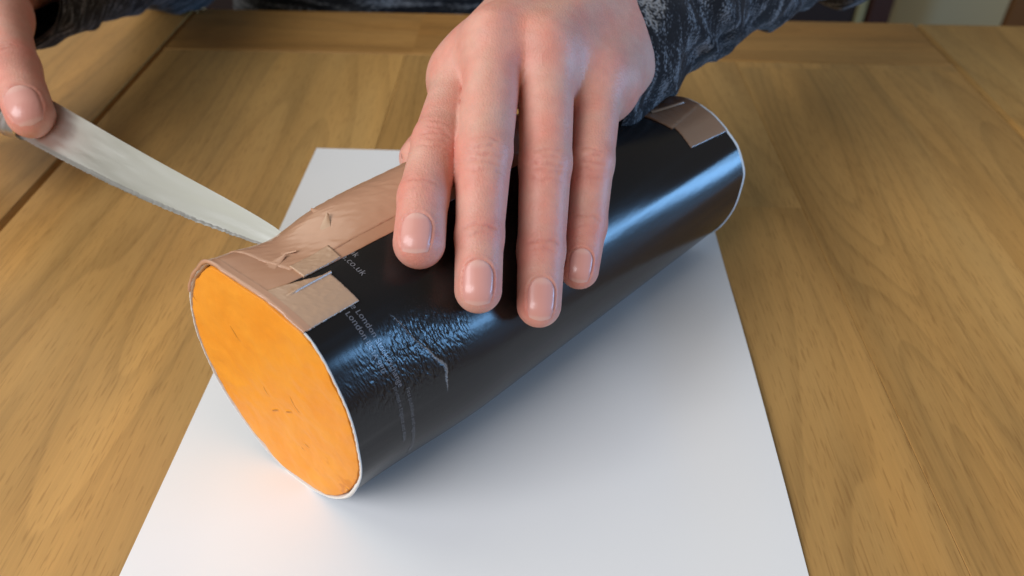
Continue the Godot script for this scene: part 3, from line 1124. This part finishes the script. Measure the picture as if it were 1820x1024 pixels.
func build_person() -> void:
	var person := thing("person", "person across the table in dark marled jumper, pressing the tube and holding a knife", "person", Vector3.ZERO)
	var skin := mat(Color.WHITE, 0.46, 0.42)
	skin.vertex_color_use_as_albedo = true
	skin.subsurf_scatter_enabled = true
	skin.subsurf_scatter_strength = 0.12
	var pores := NoiseTexture2D.new()
	pores.width = 512
	pores.height = 512
	pores.seamless = true
	pores.as_normal_map = true
	pores.bump_strength = 3.0
	var pn := FastNoiseLite.new()
	pn.seed = 5
	pn.noise_type = FastNoiseLite.TYPE_CELLULAR
	pn.frequency = 0.07
	pn.fractal_octaves = 3
	pores.noise = pn
	skin.normal_enabled = true
	skin.normal_texture = pores
	skin.normal_scale = 0.95
	skin.uv1_triplanar = true
	skin.uv1_scale = Vector3.ONE * 38.0
	var keratin := mat(Color.WHITE, 0.36, 0.5)
	keratin.vertex_color_use_as_albedo = true
	keratin.clearcoat_enabled = true
	keratin.clearcoat = 0.25
	keratin.clearcoat_roughness = 0.16

	# ---------------- the hand on the tube (a left hand, fingers towards the camera)
	var wrist := Vector3(0.0350, 0.1070, -0.3180)
	var jn := {
		"index": [Vector3(-0.0186, 0.1040, -0.2570), Vector3(-0.0238, 0.0989, -0.2195), Vector3(-0.0270, 0.0918, -0.1983), Vector3(-0.0273, 0.0849, -0.1850)],
		"middle": [Vector3(-0.0067, 0.1185, -0.2503), Vector3(-0.0090, 0.1000, -0.2119), Vector3(-0.0100, 0.0826, -0.1919), Vector3(-0.0100, 0.0727, -0.1787)],
		"ring": [Vector3(0.0103, 0.1165, -0.2497), Vector3(0.0101, 0.0920, -0.2191), Vector3(0.0091, 0.0714, -0.2002), Vector3(0.0085, 0.0608, -0.1857)],
		"pinky": [Vector3(0.0283, 0.1055, -0.2554), Vector3(0.0256, 0.0875, -0.2279), Vector3(0.0241, 0.0715, -0.2143), Vector3(0.0220, 0.0620, -0.2023)]}
	var rd := {"index": [0.0088, 0.0081, 0.0075, 0.0077], "middle": [0.0096, 0.0085, 0.0073, 0.0071], "ring": [0.0095, 0.0084, 0.0076, 0.0070], "pinky": [0.0091, 0.0077, 0.0070, 0.0064]}
	field_begin(Vector3(-0.062, 0.040, -0.352), Vector3(0.084, 0.140, -0.166), 0.00125)
	var palm := []
	var carpal := {"index": wrist + Vector3(-0.016, 0.006, -0.004), "middle": wrist + Vector3(-0.005, 0.006, -0.002), "ring": wrist + Vector3(0.006, 0.003, 0.004), "pinky": wrist + Vector3(0.012, -0.006, 0.008)}
	var order := ["index", "middle", "ring", "pinky"]
	for f: String in order:
		palm.append([jn[f][0] - Vector3(0, 0.0015, 0), rd[f][0], carpal[f] + Vector3(0, 0.001, 0), 0.0142])
		# flesh of the palm below the knuckles
		palm.append([jn[f][0] + Vector3(0.004, -0.010, -0.010), 0.0085, carpal[f] + Vector3(0, -0.006, 0.004), 0.0140])
	for f: String in ["index", "middle", "ring"]:          # tendons over the back of the hand
		palm.append([jn[f][0] + Vector3(0.0, 0.0062, 0.0030), 0.0042, carpal[f] + Vector3(0, 0.0088, 0.0), 0.0042])
	for k in 3:
		var a: Array = jn[order[k]]
		var b: Array = jn[order[k + 1]]
		palm.append([a[0].lerp(a[1], 0.15) + Vector3(0.0, -0.0085, -0.0070), 0.0065, b[0].lerp(b[1], 0.15) + Vector3(0.0, -0.0085, -0.0070), 0.0065])
		palm.append([a[0] + Vector3(0.001, -0.0045, -0.0060), 0.0084, b[0] + Vector3(0.001, -0.0045, -0.0060), 0.0084])
		palm.append([(a[0] + b[0]) * 0.5 + Vector3(0.001, -0.0040, -0.0060), 0.0084, (carpal[order[k]] + carpal[order[k + 1]]) * 0.5, 0.0135])
	palm.append([jn.index[0] - Vector3(-0.001, 0.002, 0.003), 0.0085, wrist + Vector3(-0.018, 0.004, -0.004), 0.0150])
	palm.append([jn.pinky[0] + Vector3(0.003, -0.006, -0.008), 0.0105, wrist + Vector3(0.010, -0.012, 0.008), 0.0135])
	palm.append([wrist, 0.0190, wrist + Vector3(0.055, -0.008, -0.056), 0.0210])
	var thumb := [Vector3(0.014, 0.0925, -0.306), Vector3(-0.0130, 0.0850, -0.3000), Vector3(-0.0268, 0.0710, -0.2800), Vector3(-0.0350, 0.0690, -0.2600)]
	palm.append([thumb[0], 0.0150, thumb[1], 0.0115])
	field_group(palm, 0.011, 0.0)
	var chains := []
	for f: String in jn:
		chains.append(finger_bones(jn[f], rd[f]))
	chains.append(finger_bones([thumb[1], thumb[2], thumb[3]], [0.0112, 0.0095, 0.0082]))
	field_fingers(chains, 0.0018, 0.0050, 0.0008)
	var back := Vector3(0.0, 0.64, 0.77)
	var backs := {"index": Vector3(-0.05, 0.64, 0.77), "middle": Vector3(0.03, 0.64, 0.77), "ring": Vector3(0.06, 0.64, 0.77), "pinky": Vector3(-0.05, 0.64, 0.77)}
	var knuckles := []
	var nails := []
	var nail_fit := {"index": [-0.0064, 0.0056, 0.66], "middle": [-0.0076, 0.0055, 0.72], "ring": [-0.0076, 0.0055, 0.68], "pinky": [-0.0060, 0.0050, 0.66]}
	for f: String in jn:
		knuckles.append_array(knuckle_set(jn[f], rd[f], backs[f], 0.95, 0.0040 if f in ["index", "middle"] else 0.0022))
		nails.append(nail_of(jn[f], rd[f], backs[f], nail_fit[f][0], nail_fit[f][1], nail_fit[f][2]))
	nails.append(nail_of(thumb, [0, 0, 0, 0.0085], Vector3(-0.45, -0.1, -0.88), -0.006, 0.007, 0.8))
	for na: Dictionary in nails:
		part("fingernail", nail_mesh(na), keratin, person)
	var net := field_nets()
	net = refine(net[0], net[1])
	var left_hand := detail(net[0], net[1], knuckles, nails, SKIN, 3)

	# ---------------- the hand with the knife (a right hand at the left edge)
	var rw := Vector3(-0.2640, 0.0860, -0.3980)
	var rt := [Vector3(-0.2500, 0.0890, -0.3780), Vector3(-0.2330, 0.0872, -0.3490), Vector3(-0.2125, 0.0783, -0.3134), Vector3(-0.1995, 0.0670, -0.2936)]
	field_begin(Vector3(-0.345, 0.015, -0.430), Vector3(-0.180, 0.125, -0.270), 0.0016)
	var rp := []
	var rm := [Vector3(-0.2700, 0.0740, -0.3360), Vector3(-0.2860, 0.0720, -0.3480), Vector3(-0.3000, 0.0690, -0.3620), Vector3(-0.3110, 0.0640, -0.3770)]
	for k in 4:
		rp.append([rm[k], 0.0100, rw + Vector3(-0.004 - 0.006 * k, -0.001 * k, 0.0), 0.0140])
	rp.append([rw, 0.0200, rw + Vector3(-0.003, -0.008, -0.07), 0.0230])
	rp.append([rt[0], 0.0150, rt[1], 0.0120])
	field_group(rp, 0.012, 0.0)
	var rc := [finger_bones([rt[1], rt[2], rt[3]], [0.0118, 0.0102, 0.0094])]
	for k in 4:
		var o: Vector3 = rm[k]
		rc.append(finger_bones([o, o + Vector3(0.018, -0.014, 0.022), o + Vector3(0.024, -0.034, 0.020), o + Vector3(0.010, -0.043, 0.008)], [0.0100, 0.0088, 0.0080, 0.0074]))
	field_fingers(rc, 0.004, 0.010, 0.001)
	var rback := Vector3(0.33, 0.60, 0.75)
	var r_nail := nail_of(rt, [0, 0, 0, 0.0100], rback, -0.0085, 0.0082, 0.82)
	part("fingernail", nail_mesh(r_nail), keratin, person)
	var rk := [{"frame": frame(rt[2], rt[3] - rt[1], rback), "r": 0.0108, "red": 0.6, "bump": 0.0003, "lines": [[-0.004, 0.1, 0.8, 0.0003], [-0.001, 0.15, 0.9, 0.0004], [0.002, -0.1, 0.8, 0.0003]]}, {"frame": frame(rt[3], rt[3] - rt[2], rback), "r": 0.010, "red": 0.4, "bump": 0.0, "lines": []}]
	net = field_nets()
	net = refine(net[0], net[1])
	var right_hand := detail(net[0], net[1], rk, [r_nail], SKIN, 4)
	# ---------------- forearms and upper arms inside the sleeves, then one mesh of it all
	field_begin(Vector3(-0.42, -0.02, -0.86), Vector3(0.30, 0.46, -0.28), 0.012)
	var elbow := Vector3(0.2050, 0.1120, -0.4900)
	var relbow := Vector3(-0.2550, 0.0480, -0.6300)
	field_group([[wrist + Vector3(0.03, -0.004, -0.034), 0.023, elbow, 0.032], [elbow, 0.032, Vector3(0.07, 0.34, -0.69), 0.042], [rw + Vector3(0, -0.004, -0.04), 0.023, relbow, 0.032], [relbow, 0.032, Vector3(-0.25, 0.34, -0.70), 0.042], [Vector3(0.02, 0.34, -0.73), 0.06, Vector3(-0.21, 0.34, -0.73), 0.06], [Vector3(-0.09, 0.30, -0.74), 0.08, Vector3(-0.09, 0.05, -0.76), 0.08]], 0.03, 0.0)
	net = field_nets()
	var core := smooth_mesh(net[0], net[1])
	var st := SurfaceTool.new()
	st.begin(Mesh.PRIMITIVE_TRIANGLES)
	var flat_col := PackedColorArray()
	flat_col.resize(net[0].size())
	flat_col.fill(SKIN)
	core = smooth_mesh(net[0], net[1], PackedVector2Array(), flat_col)
	for m: ArrayMesh in [left_hand, right_hand, core]:
		st.append_from(m, 0, Transform3D())
	part("body", st.commit(), skin, person, "bare hands with short nails")

	# ---------------- jumper
	var cloth_m := func(sd: int, light: float) -> StandardMaterial3D:
		var m := mat(Color.WHITE, 0.95, 0.12)
		var im := cloth_image(sd, light)
		m.albedo_texture = tex(im)
		m.heightmap_enabled = true
		m.heightmap_texture = m.albedo_texture
		m.heightmap_scale = 0.07
		m.rim_enabled = true
		m.rim = 0.25
		m.rim_tint = 0.3
		m.uv1_scale = Vector3(1.0, 1.0, 1.0)
		return m
	var marl: StandardMaterial3D = cloth_m.call(91, 1.0)
	var folds := noise(1.0, 95, 2)
	var none := func(_a: float, _s: float) -> float: return 0.0
	var dir := (elbow - wrist).normalized()
	part("sleeve", sleeve_mesh([wrist - dir * 0.0275 + Vector3(-0.002, -0.0155, 0.003), wrist + dir * 0.025 + Vector3(0, -0.004, 0), wrist + dir * 0.075, wrist.lerp(elbow, 0.62) + Vector3(0, 0.004, 0), elbow, Vector3(0.172, 0.20, -0.575), Vector3(0.055, 0.36, -0.70)], [0.0375, 0.0360, 0.0380, 0.0430, 0.0470, 0.0500, 0.0540, 0.0620, 0.0700], folds, 0.0058, true, none), marl, person, "sleeve over the wrist that presses the tube")
	var rdir := (relbow - rw).normalized()
	part("sleeve", sleeve_mesh([rw + rdir * 0.004, rw + rdir * 0.08, rw.lerp(relbow, 0.7), relbow, Vector3(-0.262, 0.20, -0.68), Vector3(-0.235, 0.36, -0.72)], [0.0350, 0.0370, 0.0400, 0.0430, 0.0470, 0.0500, 0.0540, 0.0620, 0.0700], folds, 0.0042, true, none), marl, person, "sleeve over the wrist that holds the knife")
	part("jumper_front", grid(140, 120, func(a: float, b: float) -> Vector3:
		var y := lerpf(-0.30, 0.44, b)
		var sh := sm(0.44, 0.30, y)
		var rx := lerpf(0.05, 0.170, sqrt(sh)) + 0.006 * folds.get_noise_3d(cos(a * TAU) * 2.0, y * 14.0, sin(a * TAU) * 2.0)
		var rz := lerpf(0.045, 0.105, sqrt(sh)) + 0.008 * folds.get_noise_3d(cos(a * TAU) * 2.0, y * 14.0, sin(a * TAU) * 2.0 + 5.0)
		return Vector3(-0.09 + rx * cos(a * TAU), y, -0.735 + rz * sin(a * TAU)), false, true), marl, person, "front of the jumper behind the far table edge")
